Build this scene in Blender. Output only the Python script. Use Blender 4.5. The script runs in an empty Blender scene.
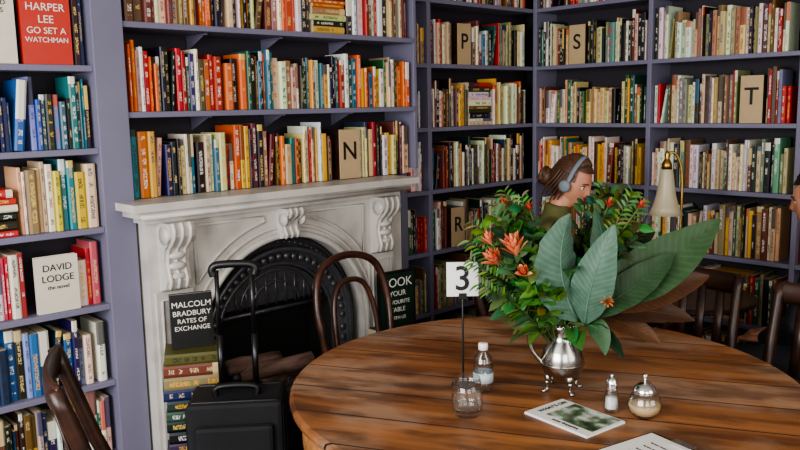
import bpy, math, random
from mathutils import Vector, Matrix
random.seed(7)
V=Vector
scene=bpy.context.scene
def lin(c):
    return tuple(((x/255)/12.92 if x/255<=.04045 else ((x/255+.055)/1.055)**2.4) for x in c)
# ---------------------------------------------------------------- materials
def nmat(name):
    m=bpy.data.materials.new(name); m.use_nodes=True
    return m,m.node_tree,m.node_tree.nodes['Principled BSDF']
def mixn(nt,fac,a,b,mode='MIX'):
    n=nt.nodes.new('ShaderNodeMix'); n.data_type='RGBA'; n.blend_type=mode
    for i,v in ((0,fac),(6,a),(7,b)):
        if isinstance(v,(int,float)): n.inputs[i].default_value=v
        elif isinstance(v,tuple): n.inputs[i].default_value=(*v[:3],1)
        else: nt.links.new(v,n.inputs[i])
    return n.outputs[2]
def mth(nt,op,a,b=None,c=None):
    n=nt.nodes.new('ShaderNodeMath'); n.operation=op
    for i,v in enumerate((a,b,c)):
        if v is None: continue
        if isinstance(v,(int,float)): n.inputs[i].default_value=v
        else: nt.links.new(v,n.inputs[i])
    return n.outputs[0]
def noise(nt,scale,detail=3,vec=None,sc3=None,coord='Object'):
    n=nt.nodes.new('ShaderNodeTexNoise'); n.inputs['Scale'].default_value=scale; n.inputs['Detail'].default_value=detail
    if vec is None:
        tc=nt.nodes.new('ShaderNodeTexCoord'); vec=tc.outputs[coord]
    if sc3:
        mp=nt.nodes.new('ShaderNodeMapping'); mp.inputs['Scale'].default_value=sc3
        nt.links.new(vec,mp.inputs[0]); vec=mp.outputs[0]
    nt.links.new(vec,n.inputs['Vector'])
    return n.outputs['Fac']
def bump(nt,b,h,strength=.2,dist=.01):
    n=nt.nodes.new('ShaderNodeBump'); n.inputs['Strength'].default_value=strength; n.inputs['Distance'].default_value=dist
    nt.links.new(h,n.inputs['Height']); nt.links.new(n.outputs[0],b.inputs['Normal'])
def mat(name,col,rough=.5,metal=0,var=.2,scale=15,bmp=0,spec=None,sc3=None,trans=0,coat=0,stain=None):
    m,nt,b=nmat(name); c=lin(col)
    f=noise(nt,scale,4,sc3=sc3)
    d=tuple(x*(1-var) for x in c); l=tuple(min(1,x*(1+var)) for x in c)
    o=mixn(nt,f,d,l)
    if stain:
        f3=noise(nt,7,9); r=nt.nodes.new('ShaderNodeValToRGB'); nt.links.new(f3,r.inputs[0]); r.color_ramp.elements[0].position=.5; r.color_ramp.elements[1].position=.72
        o=mixn(nt,mth(nt,'MULTIPLY',r.outputs[0],.5),o,lin(stain))
    nt.links.new(o,b.inputs['Base Color'])
    b.inputs['Roughness'].default_value=rough; b.inputs['Metallic'].default_value=metal
    if spec is not None: b.inputs['Specular IOR Level'].default_value=spec
    if trans: b.inputs['Transmission Weight'].default_value=trans
    if coat: b.inputs['Coat Weight'].default_value=coat
    if bmp: bump(nt,b,f,bmp)
    return m
def glass(name):
    m,nt,b=nmat(name); nt.nodes.remove(b); out=[n for n in nt.nodes if n.type=='OUTPUT_MATERIAL'][0]
    t=nt.nodes.new('ShaderNodeBsdfTransparent'); t.inputs[0].default_value=(.95,.965,.97,1)
    g=nt.nodes.new('ShaderNodeBsdfGlossy'); g.inputs['Roughness'].default_value=.04
    lw=nt.nodes.new('ShaderNodeLayerWeight'); lw.inputs[0].default_value=.28
    mx=nt.nodes.new('ShaderNodeMixShader')
    nt.links.new(mth(nt,'MULTIPLY_ADD',mth(nt,'POWER',lw.outputs['Facing'],1.5),.75,.07),mx.inputs[0])
    nt.links.new(t.outputs[0],mx.inputs[1]); nt.links.new(g.outputs[0],mx.inputs[2]); nt.links.new(mx.outputs[0],out.inputs[0])
    return m
def attrmat(name,rough=.5,var=.25,scale=30,spec=.5,veins=False):
    m,nt,b=nmat(name); a=nt.nodes.new('ShaderNodeVertexColor'); a.layer_name='Col'
    f=noise(nt,scale,3)
    k=mth(nt,'MULTIPLY_ADD',f,var*2,1-var)
    if veins:
        uv=nt.nodes.new('ShaderNodeUVMap'); s=nt.nodes.new('ShaderNodeSeparateXYZ'); nt.links.new(uv.outputs[0],s.inputs[0])
        u=mth(nt,'ABSOLUTE',mth(nt,'MULTIPLY_ADD',s.outputs[0],2,-1))
        w=mth(nt,'SINE',mth(nt,'ADD',mth(nt,'MULTIPLY',s.outputs[1],120),mth(nt,'MULTIPLY',u,-14)))
        w=mth(nt,'POWER',mth(nt,'MULTIPLY_ADD',w,.5,.5),3)
        k=mth(nt,'MULTIPLY',k,mth(nt,'MULTIPLY_ADD',w,.22,.89))
    n=nt.nodes.new('ShaderNodeVectorMath'); n.operation='SCALE'
    nt.links.new(a.outputs[0],n.inputs[0]); nt.links.new(k,n.inputs[3])
    nt.links.new(n.outputs[0],b.inputs['Base Color']); b.inputs['Roughness'].default_value=rough
    b.inputs['Specular IOR Level'].default_value=spec
    if veins: bump(nt,b,k,.3,.003)
    return m
def woodmat(name,c1,c2,rough=.4,plank=None,ang=0,var=.35,seam=(20,12,8),grain=(1.2,14,14),offs=0,rvar=.2,wear=None,dk=.55):
    m,nt,b=nmat(name)
    tc=nt.nodes.new('ShaderNodeTexCoord'); mp=nt.nodes.new('ShaderNodeMapping'); mp.inputs['Rotation'].default_value=(0,0,ang)
    nt.links.new(tc.outputs['Object'],mp.inputs[0]); vec=mp.outputs[0]
    f=noise(nt,1.6,8,vec=vec,sc3=grain)
    f2=noise(nt,2.6,5,vec=vec)
    r=nt.nodes.new('ShaderNodeValToRGB'); nt.links.new(f,r.inputs[0])
    r.color_ramp.elements[0].position=.35; r.color_ramp.elements[0].color=(*lin(c1),1)
    r.color_ramp.elements[1].position=.65; r.color_ramp.elements[1].color=(*lin(c2),1)
    col=mixn(nt,mth(nt,'MULTIPLY',f2,dk),r.outputs[0],tuple(x*.45 for x in lin(c1)))
    if wear:
        fw_=noise(nt,3.4,12,vec=vec,sc3=(.9,1.3,1))
        rr=nt.nodes.new('ShaderNodeValToRGB'); nt.links.new(fw_,rr.inputs[0]); rr.color_ramp.elements[0].position=.47; rr.color_ramp.elements[1].position=.60
        col=mixn(nt,mth(nt,'MULTIPLY',rr.outputs[0],.42),col,lin(wear))
        fd=noise(nt,7,12,vec=vec,sc3=(.6,1.8,1)); rd=nt.nodes.new('ShaderNodeValToRGB'); nt.links.new(fd,rd.inputs[0]); rd.color_ramp.elements[0].position=.50; rd.color_ramp.elements[1].position=.62
        col=mixn(nt,mth(nt,'MULTIPLY',rd.outputs[0],.62),col,tuple(x*.42 for x in lin(c1)))
    if plank:
        s=nt.nodes.new('ShaderNodeSeparateXYZ'); nt.links.new(vec,s.inputs[0])
        y=mth(nt,'MULTIPLY_ADD',s.outputs[1],1/plank,offs)
        idx=mth(nt,'FLOOR',y)
        w=nt.nodes.new('ShaderNodeTexWhiteNoise'); w.noise_dimensions='1D'; nt.links.new(idx,w.inputs['W'])
        k=mth(nt,'MULTIPLY_ADD',w.outputs[0],var,1-var*.55)
        n=nt.nodes.new('ShaderNodeVectorMath'); n.operation='SCALE'; nt.links.new(col,n.inputs[0]); nt.links.new(k,n.inputs[3])
        fr=mth(nt,'FRACT',y); e=mth(nt,'LESS_THAN',fr,.03)
        col=mixn(nt,e,n.outputs[0],lin(seam))
    nt.links.new(col,b.inputs['Base Color'])
    nt.links.new(mth(nt,'MULTIPLY_ADD',f2,rvar,rough-rvar*.5),b.inputs['Roughness'])
    bump(nt,b,f,.15,.004)
    return m
def bookmat():
    m,nt,b=nmat('book_covers')
    a=nt.nodes.new('ShaderNodeVertexColor'); a.layer_name='Col'
    a2=nt.nodes.new('ShaderNodeVertexColor'); a2.layer_name='Col2'
    uv=nt.nodes.new('ShaderNodeUVMap'); s=nt.nodes.new('ShaderNodeSeparateXYZ'); nt.links.new(uv.outputs[0],s.inputs[0])
    u,v=s.outputs[0],s.outputs[1]; fu=mth(nt,'FRACT',u)
    band=mth(nt,'GREATER_THAN',v,a2.outputs['Alpha'])
    cb=nt.nodes.new('ShaderNodeCombineXYZ'); nt.links.new(mth(nt,'MULTIPLY',u,5),cb.inputs[0]); nt.links.new(mth(nt,'MULTIPLY',v,40),cb.inputs[1])
    n1=noise(nt,1,1,vec=cb.outputs[0])
    cb2=nt.nodes.new('ShaderNodeCombineXYZ'); nt.links.new(mth(nt,'FLOOR',u),cb2.inputs[0]); nt.links.new(mth(nt,'MULTIPLY',v,4),cb2.inputs[1])
    n2=noise(nt,1.7,0,vec=cb2.outputs[0])
    t=mth(nt,'GREATER_THAN',n1,.48)
    for q in (mth(nt,'GREATER_THAN',fu,.3),mth(nt,'LESS_THAN',fu,.7),mth(nt,'GREATER_THAN',v,.1),mth(nt,'LESS_THAN',v,.93),mth(nt,'GREATER_THAN',n2,.48)):
        t=mth(nt,'MULTIPLY',t,q)
    t=mth(nt,'MULTIPLY',t,mth(nt,'SUBTRACT',1,band)); t=mth(nt,'MULTIPLY',t,.8)
    f=mth(nt,'MAXIMUM',t,mth(nt,'MULTIPLY',band,.85))
    nt.links.new(mixn(nt,f,a.outputs[0],a2.outputs[0]),b.inputs['Base Color'])
    b.inputs['Roughness'].default_value=.45
    return m

# ---------------------------------------------------------------- mesh builder
class MB:
    def __init__(s): s.v=[];s.f=[];s.m=[];s.c=[];s.c2=[];s.uv=[];s.sm=[]
    def add(s,verts,faces,mat=0,smooth=False,col=(.5,.5,.5),col2=(0,0,0,1),uvs=None,M=None):
        o=len(s.v)
        for p in verts:
            p=V(p); s.v.append(M@p if M else p)
        for i,f in enumerate(faces):
            s.f.append([o+k for k in f]); s.m.append(mat); s.sm.append(smooth); s.c.append(col); s.c2.append(col2)
            s.uv.append(uvs[i] if uvs and uvs[i] else [(0,0)]*len(f))
    def box(s,x0,x1,y0,y1,z0,z1,mat=0,M=None,col=(.5,.5,.5)):
        vs=[(x,y,z) for z in (z0,z1) for x,y in ((x0,y0),(x1,y0),(x1,y1),(x0,y1))]
        s.add(vs,[(3,2,1,0),(4,5,6,7),(0,1,5,4),(1,2,6,5),(2,3,7,6),(3,0,4,7)],mat,col=col,M=M)
    def lathe(s,prof,seg=32,mat=0,c=(0,0,0),smooth=True,M=None,sx=1,sy=1,cap=True,col=(.5,.5,.5)):
        vs=[];n=len(prof)
        for r,z in prof:
            for k in range(seg):
                a=2*math.pi*k/seg; vs.append((c[0]+r*math.cos(a)*sx,c[1]+r*math.sin(a)*sy,c[2]+z))
        fs=[(i*seg+k,i*seg+(k+1)%seg,(i+1)*seg+(k+1)%seg,(i+1)*seg+k) for i in range(n-1) for k in range(seg)]
        if cap:
            fs.append(tuple(range(seg))[::-1]); fs.append(tuple((n-1)*seg+k for k in range(seg)))
        s.add(vs,fs,mat,smooth,M=M,col=col)
    def tube(s,pts,rad,seg=10,mat=0,side=None,cap=True,closed=False,smooth=True,M=None,col=(.5,.5,.5)):
        pts=[V(p) for p in pts]; n=len(pts)
        if not isinstance(rad,(list,tuple)): rad=[rad]*n
        vs=[];S=V(side) if side else None
        for i,p in enumerate(pts):
            if closed: T=pts[(i+1)%n]-pts[i-1]
            else: T=pts[min(i+1,n-1)]-pts[max(i-1,0)]
            T=T.normalized() if T.length>1e-9 else V((0,0,1))
            if S is None:
                S=T.cross(V((0,0,1)))
                if S.length<.1: S=T.cross(V((0,1,0)))
            S=(S-T*S.dot(T)); S=S.normalized() if S.length>1e-6 else T.orthogonal().normalized()
            N=T.cross(S); r=rad[i]; rs,rn=(r if isinstance(r,(tuple,list)) else (r,r))
            for k in range(seg):
                a=2*math.pi*k/seg; vs.append(p+S*math.cos(a)*rs+N*math.sin(a)*rn)
            if side: S=V(side)
        m=n if closed else n-1
        fs=[(i*seg+k,i*seg+(k+1)%seg,((i+1)%n)*seg+(k+1)%seg,((i+1)%n)*seg+k) for i in range(m) for k in range(seg)]
        if cap and not closed:
            fs.append(tuple(range(seg))[::-1]); fs.append(tuple((n-1)*seg+k for k in range(seg)))
        s.add(vs,fs,mat,smooth,M=M,col=col)
    def ball(s,c,r,mat=0,seg=12,M=None,col=(.5,.5,.5)):
        rx,ry,rz=(r if isinstance(r,(tuple,list)) else (r,r,r)); n=max(6,seg//2+2)
        vs=[];fs=[]
        for i in range(n+1):
            t=math.pi*i/n
            for k in range(seg):
                a=2*math.pi*k/seg; vs.append((c[0]+rx*math.sin(t)*math.cos(a)+0,c[1]+ry*math.sin(t)*math.sin(a),c[2]-rz*math.cos(t)))
        for i in range(n):
            for k in range(seg): fs.append((i*seg+k,i*seg+(k+1)%seg,(i+1)*seg+(k+1)%seg,(i+1)*seg+k))
        s.add(vs,fs,mat,True,M=M,col=col)
    def prism(s,poly,axis,a0,a1,mat=0,M=None,smooth=False,col=(.5,.5,.5)):
        n=len(poly); vs=[]
        for a in (a0,a1):
            for p in poly:
                vs.append((a,p[0],p[1]) if axis=='x' else ((p[0],a,p[1]) if axis=='y' else (p[0],p[1],a)))
        fs=[tuple(range(n))[::-1],tuple(range(n,2*n))]+[(i,(i+1)%n,n+(i+1)%n,n+i) for i in range(n)]
        s.add(vs,fs,mat,smooth,M=M,col=col)
    def leaf(s,pts,w,side,fold=.15,n=8,mat=0,col=(.1,.3,.1),peak=.9,ripple=0,M=None,veins=0):
        a,b,c=[V(p) for p in pts]; side=V(side); vs=[]
        for i in range(n+1):
            t=i/n; p=a*(1-t)**2+b*2*t*(1-t)+c*t*t; T=((b-a)*(1-t)+(c-b)*t)
            T=T.normalized() if T.length>1e-9 else V((0,0,1))
            S=side-T*side.dot(T); S=S.normalized() if S.length>1e-6 else T.orthogonal().normalized()
            N=T.cross(S)
            ww=w*.5*max(.02,math.sin(math.pi*min(1,t**peak*.98+.015)))**.75
            for q in (-1,-.5,0,.5,1):
                vs.append(p+S*q*ww+N*(fold*abs(q)*ww*1.2+ripple*math.sin(i*2.1+q)*abs(q)*ww))
        fs=[];uv=[]
        for i in range(n):
            for k in range(4):
                fs.append((i*5+k,i*5+k+1,(i+1)*5+k+1,(i+1)*5+k))
                uv.append([(k/4,i/n*veins),((k+1)/4,i/n*veins),((k+1)/4,(i+1)/n*veins),(k/4,(i+1)/n*veins)] if veins else None)
        s.add(vs,fs,mat,True,col=col,M=M,uvs=uv)
    def obj(s,name,mats,loc=(0,0,0),rz=0,parent=None,bevel=0,subsurf=0,fix=True):
        me=bpy.data.meshes.new(name); me.from_pydata([tuple(p) for p in s.v],[],s.f)
        for m in mats: me.materials.append(m)
        me.polygons.foreach_set('material_index',s.m); me.polygons.foreach_set('use_smooth',s.sm)
        cl=me.color_attributes.new('Col','FLOAT_COLOR','CORNER'); c2=me.color_attributes.new('Col2','FLOAT_COLOR','CORNER')
        uvl=me.uv_layers.new(name='UVMap'); A=[];B=[];U=[]
        for f,c,d,u in zip(s.f,s.c,s.c2,s.uv):
            for k in range(len(f)): A.extend((*c[:3],1)); B.extend(d); U.extend(u[k])
        cl.data.foreach_set('color',A); c2.data.foreach_set('color',B); uvl.data.foreach_set('uv',U)
        me.update()
        ob=bpy.data.objects.new(name,me); scene.collection.objects.link(ob)
        ob.location=loc; ob.rotation_euler=(0,0,rz)
        if parent: ob.parent=parent
        if bevel:
            b=ob.modifiers.new('bevel','BEVEL'); b.width=bevel; b.segments=2; b.limit_method='ANGLE'; b.angle_limit=.7
        return ob
def sp(pts,n=6,closed=False):
    pts=[V(p) for p in pts]; out=[]; N=len(pts)
    for i in range(N if closed else N-1):
        g=lambda k: pts[k%N] if closed else pts[max(0,min(N-1,k))]
        p0,p1,p2,p3=g(i-1),g(i),g(i+1),g(i+2)
        for k in range(n):
            t=k/n; out.append(.5*((2*p1)+(p2-p0)*t+(2*p0-5*p1+4*p2-p3)*t*t+(3*p1-p0-3*p2+p3)*t**3))
    if not closed: out.append(pts[-1])
    return out
def text(s,size,m,parent,loc,rz=0,rx=math.pi/2,name='lettering',bold=0):
    c=bpy.data.curves.new(name,'FONT'); c.body=s; c.size=size; c.align_x='CENTER'; c.align_y='CENTER'; c.extrude=.0006; c.offset=bold
    c.materials.append(m); o=bpy.data.objects.new(name,c); scene.collection.objects.link(o)
    o.location=loc; o.rotation_euler=(rx,0,rz); o.parent=parent; return o

# ---------------------------------------------------------------- shared materials
shelf_m=mat('shelf_paint',(112,110,132),.5,var=.16,scale=4,bmp=.05)
shelf_back=mat('shelf_back_shaded',(42,39,48),.7,var=.1)  # back panels: shadow inside the shelves painted into a darker colour
wall_m=mat('wall_paint',(170,164,156),.8,var=.05,scale=3)
ceil_m=mat('ceiling_paint',(200,195,188),.8,var=.03)
floor_m=woodmat('floor_boards',(48,32,24),(84,56,38),.45,plank=.13)
white_m=mat('mantel_white_paint',(192,188,182),.42,var=.18,scale=5,bmp=.12,stain=(132,128,126))
iron_m=mat('cast_iron',(84,84,88),.34,metal=.5,var=.4,scale=40,bmp=.3)
soot_m=mat('soot',(26,24,23),.9,var=.3)
dark_wood=woodmat('dark_chair_wood',(38,22,16),(68,40,28),.35)
bent_wood=woodmat('bentwood',(50,28,20),(86,50,36),.3)
brass_m=mat('brass',(176,138,70),.3,metal=1,var=.15)
black_m=mat('black_paint',(18,18,20),.4,var=.2)
white_plastic=mat('sign_white',(232,232,230),.4,var=.02)
tan_m=mat('marker_board',(182,158,122),.6,var=.14)
ink_m=mat('black_ink',(20,18,18),.6,var=.1)
wink_m=mat('white_ink',(225,222,212),.6,var=.03)
paper_m=mat('paper',(222,220,216),.6,var=.03)
chrome_m=mat('chrome',(225,225,228),.12,metal=1,var=.05)
book_m=bookmat()
glass_m=glass('clear_glass')

# ---------------------------------------------------------------- room shell
mb=MB(); mb.box(-2.1,4.2,-1.9,3.3,-.1,0); mb.obj('floor',[floor_m])
mb=MB(); mb.box(-2.1,4.2,-1.9,3.3,3.0,3.1); mb.obj('ceiling',[ceil_m])
mb=MB(); mb.box(-2.1,4.2,3.18,3.3,0,3.0); mb.obj('wall_back',[wall_m])
mb=MB(); mb.box(4.08,4.2,-1.8,3.18,0,3.0); mb.obj('wall_right',[wall_m])
def winwall(name,axis,wins,a0,a1,c0,c1,z0=.8,z1=2.6):
    mb=MB(); e=[a0]+[q for w in wins for q in w]+[a1]
    B=(lambda p,q,u,v:mb.box(c0,c1,p,q,u,v)) if axis=='y' else (lambda p,q,u,v:mb.box(p,q,c0,c1,u,v))
    for i in range(0,len(e),2): B(e[i],e[i+1],0,3.0)
    for w in wins: B(w[0],w[1],0,z0); B(w[0],w[1],z1,3.0)
    mb.obj(name,[wall_m])
winwall('wall_left','y',[(-.3,2.3)],-1.8,3.18,-2.1,-2.0)
winwall('wall_front','x',[(-1.4,.4),(1.0,2.8)],-2.1,4.2,-1.9,-1.8)
def window(i,axis,a0,a1,c,z0=.8,z1=2.6):
    mb=MB(); w=.05
    def B(p,q,u,v):
        mb.box(c-.03,c+.03,p,q,u,v) if axis=='y' else mb.box(p,q,c-.03,c+.03,u,v)
    B(a0,a0+w,z0,z1);B(a1-w,a1,z0,z1);B(a0+w,a1-w,z0,z0+w);B(a0+w,a1-w,z1-w,z1)
    mid=(a0+a1)/2; zm=(z0+z1)/2
    B(mid-.02,mid+.02,z0+w,z1-w);B(a0+w,mid-.02,zm-.02,zm+.02);B(mid+.02,a1-w,zm-.02,zm+.02)
    mb.obj('window_%d'%i,[white_m],bevel=.004)
window(1,'y',-.3,2.3,-2.05);window(2,'x',-1.4,.4,-1.85);window(3,'x',1.0,2.8,-1.85)

# ---------------------------------------------------------------- books
PAL={'w':(222,215,202),'c':(202,180,140),'k':(28,27,30),'n':(28,38,78),'t':(38,108,120),'r':(168,34,30),'o':(206,88,34),
 'y':(214,168,56),'g':(42,92,58),'b':(100,62,42),'m':(92,26,36),'s':(128,128,130),'l':(110,150,182),'p':(190,60,90),'B':(30,84,146),'e':(70,60,52),
 'q':(60,78,92),'h':(44,58,68),'d':(150,126,96),'G':(96,140,104)}
def bookcols(pal,rnd):
    ch=rnd.choice(pal); c=PAL[ch]; c=tuple(max(0,min(255,x+rnd.randint(-20,18))) for x in c)
    lum=sum(c)/3
    if lum>125: c2=rnd.choice([(30,26,26),(120,24,24),(24,40,90),(40,40,40),(200,80,30)])
    else: c2=rnd.choice([(226,220,205),(216,186,100),(220,220,220),(210,190,140)])
    if rnd.random()<.22: c2=rnd.choice([(190,50,30),(220,212,196),(30,30,34),(220,170,60),(40,90,120)])
    al=1.0
    if rnd.random()<.28: al=rnd.choice([.45,.62,.78,.84,.9])
    return lin(c),(*lin(c2),al)
def book(mb,o,A,B,C,t,d,h,col,col2,rnd):
    cs=[(0,.004),(t*.22,0),(t*.78,0),(t,.004),(t,d),(0,d)]
    vs=[o+A*a+B*b+C*c for c in (0,h) for a,b in cs]
    k=rnd.randint(0,400); fs=[];uv=[]
    for i in range(3):
        fs.append((i,i+1,7+i,6+i)); u0=cs[i][0]/t*.98+.01+k; u1=cs[i+1][0]/t*.98+.01+k
        uv.append([(u0,0),(u1,0),(u1,1),(u0,1)])
    for i in (3,4,5):
        fs.append((i,(i+1)%6,6+(i+1)%6,6+i)); uv.append(None)
    mb.add(vs,fs,0,col=col,col2=col2,uvs=uv)
    cr=lin((196,184,156)); mb.add(vs,[(5,4,3,2,1,0),(6,7,8,9,10,11)],0,col=cr,col2=(*cr,1))
def lay(mb,o,A,B,n,length,rnd,pal,depth=.15,jit=.01,tmin=.025,tmax=.045,zmax=9):
    z=0; Z=V((0,0,1)); o=V(o);A=V(A);B=V(B)
    for i in range(n):
        t=rnd.uniform(tmin,tmax); L=length*rnd.uniform(.88,1); col,c2=bookcols(pal,rnd)
        if z+t>zmax: break
        j=rnd.uniform(-jit,jit); q=rnd.uniform(-.04,.04) if jit>.004 else 0; A2=(A*math.cos(q)+B*math.sin(q)); B2=(B*math.cos(q)-A*math.sin(q))
        book(mb,o+Z*(z+t)+A*(j+(length-L)/2)+B*abs(j),-Z,B2,A2,t,depth,L,col,c2,rnd); z+=t+.0005
    return z
def row(mb,o,A,B,length,hmax,pal,seed,gaps=(),hb=.2,fill=.98,tmin=.009,tmax=.029,stk=.004):
    rnd=random.Random(seed); Z=V((0,0,1)); a=.004; run=0; o=V(o); A=V(A);B=V(B)
    while a<length*fill:
        g=[q for q in gaps if q[0]-.03<a<q[1]]
        if g: a=g[0][1]+.002; continue
        if run<=0: run=rnd.randint(1,4); bh=min(hmax,hb+rnd.uniform(-.032,.045)); bt=rnd.uniform(tmin,tmax); pl=[rnd.choice(pal) for _ in range(3)] if rnd.random()<.3 else pal
        t=max(.008,bt*rnd.uniform(.55,1.45)); h=min(hmax,bh*rnd.uniform(.92,1.08)); run-=1
        nx=[q for q in gaps if q[0]>=a-.03]
        lim=min([q[0] for q in nx]+[length-.003])
        if a+t>lim:
            if lim<length-.01: a=lim+.001; 
            else: break
            continue
        col,c2=bookcols(pl,rnd); d=rnd.uniform(.12,.15); off=rnd.uniform(.003,.028)
        q=rnd.random()
        if q<.025 and a+t+.06<lim:
            th=rnd.uniform(.06,.18); A2=A*math.cos(th)-Z*math.sin(th); C2=Z*math.cos(th)+A*math.sin(th)
            book(mb,o+A*a+B*off+Z*(t*math.sin(th)+.001),A2,B,C2,t,d,h*.95,col,c2,rnd); a+=t*math.cos(th)+h*math.sin(th)+.002
        elif q<.025+stk and a+.2<lim:
            lay(mb,o+A*a+B*.01+Z*.001,A,B,10,.195,rnd,pal,.13,.003,.016,.032,hmax-.03); a+=.2
        elif q<.035+stk:
            a+=rnd.uniform(.008,.02)
        else:
            book(mb,o+A*a+B*off+Z*.001,A,B,Z,t,d,h,col,c2,rnd); a+=t+.0006
X=V((1,0,0));Y=V((0,1,0));YN=V((0,-1,0))
T=.022
# bookcase left of fireplace
LF=2.83; XL=1.19
levL=[.05,.33,.615,.905,1.19,1.475,1.765,2.05,2.335,2.62,2.9]
mb=MB()
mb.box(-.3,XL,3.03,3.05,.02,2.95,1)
for x in (-.3,.42): mb.box(x,x+.025,LF,3.03,0,2.95)
mb.box(XL-.015,1.29,LF-.012,3.05,0,2.95)
for z in levL:
    mb.box(-.275,.42,LF,3.03,z-T,z); mb.box(.445,XL-.015,LF,3.03,z-T,z)
mb.box(-.275,.42,LF+.01,3.03,0,levL[0]-T);mb.box(.445,XL-.015,LF+.01,3.03,0,levL[0]-T)
mb.obj('bookcase',[shelf_m,shelf_back],bevel=.0025)
mb=MB()
rows={0:'kbnmcw',1:'cwbkygnw',2:'BnkwlBnt',3:'rrpmrkwg',4:'ywdctwcbw',5:'BqBknnltke',6:'nknwkb',7:'wkrlnc',8:'wbcrkn'}
for i in range(9):
    z=levL[i]; pal=rows[i]
    for x0,x1 in ((-.275,.42),(.445,XL-.015)):
        gaps=[]
        if x0>.4 and i==6: gaps=[(.30,.675)]
        if x0>.4 and i==3: gaps=[(.465,.63)]
        if x0>.4 and i==4: gaps=[(.2,.455)]
        row(mb,(x0,LF+.01,z),X,Y,x1-x0,.25,pal,100+i*7+int(x0*10),gaps,hb=.205,stk=0)
rnd=random.Random(3)
lay(mb,(.655,LF+.012,levL[4]),X,Y,6,.235,rnd,'tgrwkw',.15,.008,.018,.032)
mb.obj('shelf_books',[book_m])
def faceout(name,x,w,h,z,y,cm,lines,tm,sizes,tilt=0):
    mb=MB(); mb.box(-w/2,w/2,0,.003,0,h,0); mb.box(-w/2+.003,w/2-.002,.003,.022,.003,h-.003,1); mb.box(-w/2,w/2,.022,.025,0,h,0); mb.box(-w/2,-w/2+.003,.003,.022,0,h,0)
    ob=mb.obj(name,[cm,paper_m],(x,y,z+.001),tilt)
    zz=h*.88
    for s,sz in zip(lines,sizes):
        zz-=sz*.5; text(s,sz,tm,ob,(0,-.001,zz)); zz-=sz*.62
    return ob
redc=mat('red_cover',(184,46,32),.4,var=.1); darkc=mat('dark_cover',(22,24,26),.4,var=.3); crc=mat('cream_cover',(206,200,184),.5,var=.12); grc=mat('green_cover',(20,44,34),.4,var=.2)
faceout('novel_hardback',1.03,.165,.235,levL[6],LF+.012,redc,['HARPER','LEE','GO SET A','WATCHMAN'],wink_m,[.036,.036,.03,.024])
faceout('novel_hardback',.855,.15,.235,levL[6],LF+.012,crc,['SELECTED','STORIES'],ink_m,[.022,.022])
faceout('novel_paperback',1.0,.145,.2,levL[3],LF+.012,crc,['DAVID','LODGE','the novel'],ink_m,[.034,.034,.02])

# shelves above the fireplace
levC=[1.60,1.925,2.25,2.575,2.9]
mb=MB()
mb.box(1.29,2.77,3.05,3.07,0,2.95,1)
mb.box(2.75,2.77,LF,3.05,1.30,2.95)
mb.box(2.745,2.77,2.93,3.05,0,1.30)
for z in levC: mb.box(1.29,2.75,LF-.004,3.05,z-T,z)
for z in levC[:3]:
    for x in (1.66,2.02,2.4):
        mb.box(x,x+.012,LF+.06,3.05,z-T-.006,z-T); mb.prism([(3.05,z-T-.06),(3.05,z-T-.006),(LF+.08,z-T-.006)],'x',x+.003,x+.009)
mb.obj('bookcase',[shelf_m,shelf_back],bevel=.0025)
mb=MB()
row(mb,(1.305,LF+.01,1.277),X,Y,1.44,.27,'wdckwotwnrcbcwsymkk',11,[(.98,1.11)],hb=.208,stk=0)
row(mb,(1.305,LF+.0,1.60),X,Y,1.44,.27,'kwtgorcydotnckbwwk',23,[],hb=.205,stk=0)
row(mb,(1.305,LF+.0,1.925),X,Y,1.44,.27,'obcdrywkokbce',13,[],hb=.205)
row(mb,(1.305,LF+.0,2.25),X,Y,1.44,.27,'wkcbron',14,[],hb=.205)
mb.obj('shelf_books',[book_m])

# corner bookcase (alcove)
AF=2.95; RF=3.84
levR=[.178+.328*i for i in range(9)]
mb=MB()
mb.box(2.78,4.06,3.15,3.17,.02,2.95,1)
for x in (2.78,2.965): mb.box(x,x+.028,AF,3.15,0,2.95)
for z in levR:
    if z>2.9: continue
    mb.box(2.808,2.965,AF,3.15,z-T,z); mb.box(2.993,3.84,AF,3.15,z-T,z)
mb.box(2.993,3.84,AF+.01,3.15,0,levR[0]-T)
mb.obj('bookcase',[shelf_m,shelf_back],bevel=.0025)
mb=MB(); pals=['kbcdmw','bkcdwrs','wdckbwgr','dckwrbwnm','ykckwoweb','wkcbrtgdw','wdkcbrwks','kwdcbrwn','wkcrb']
for i in range(9):
    z=levR[i]
    if z>2.7: continue
    row(mb,(2.81,AF+.01,z),X,Y,.154,.29,pals[i],200+i,(),hb=.205,tmax=.024)
    g=[]
    if i==5: g=[(.21,.32)]
    if i==2: g=[(.15,.26)]
    row(mb,(2.995,AF+.01,z),X,Y,.835,.29,pals[i],300+i,g,hb=.21,tmax=.023,fill=.95)
mb.obj('shelf_books',[book_m])
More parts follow.
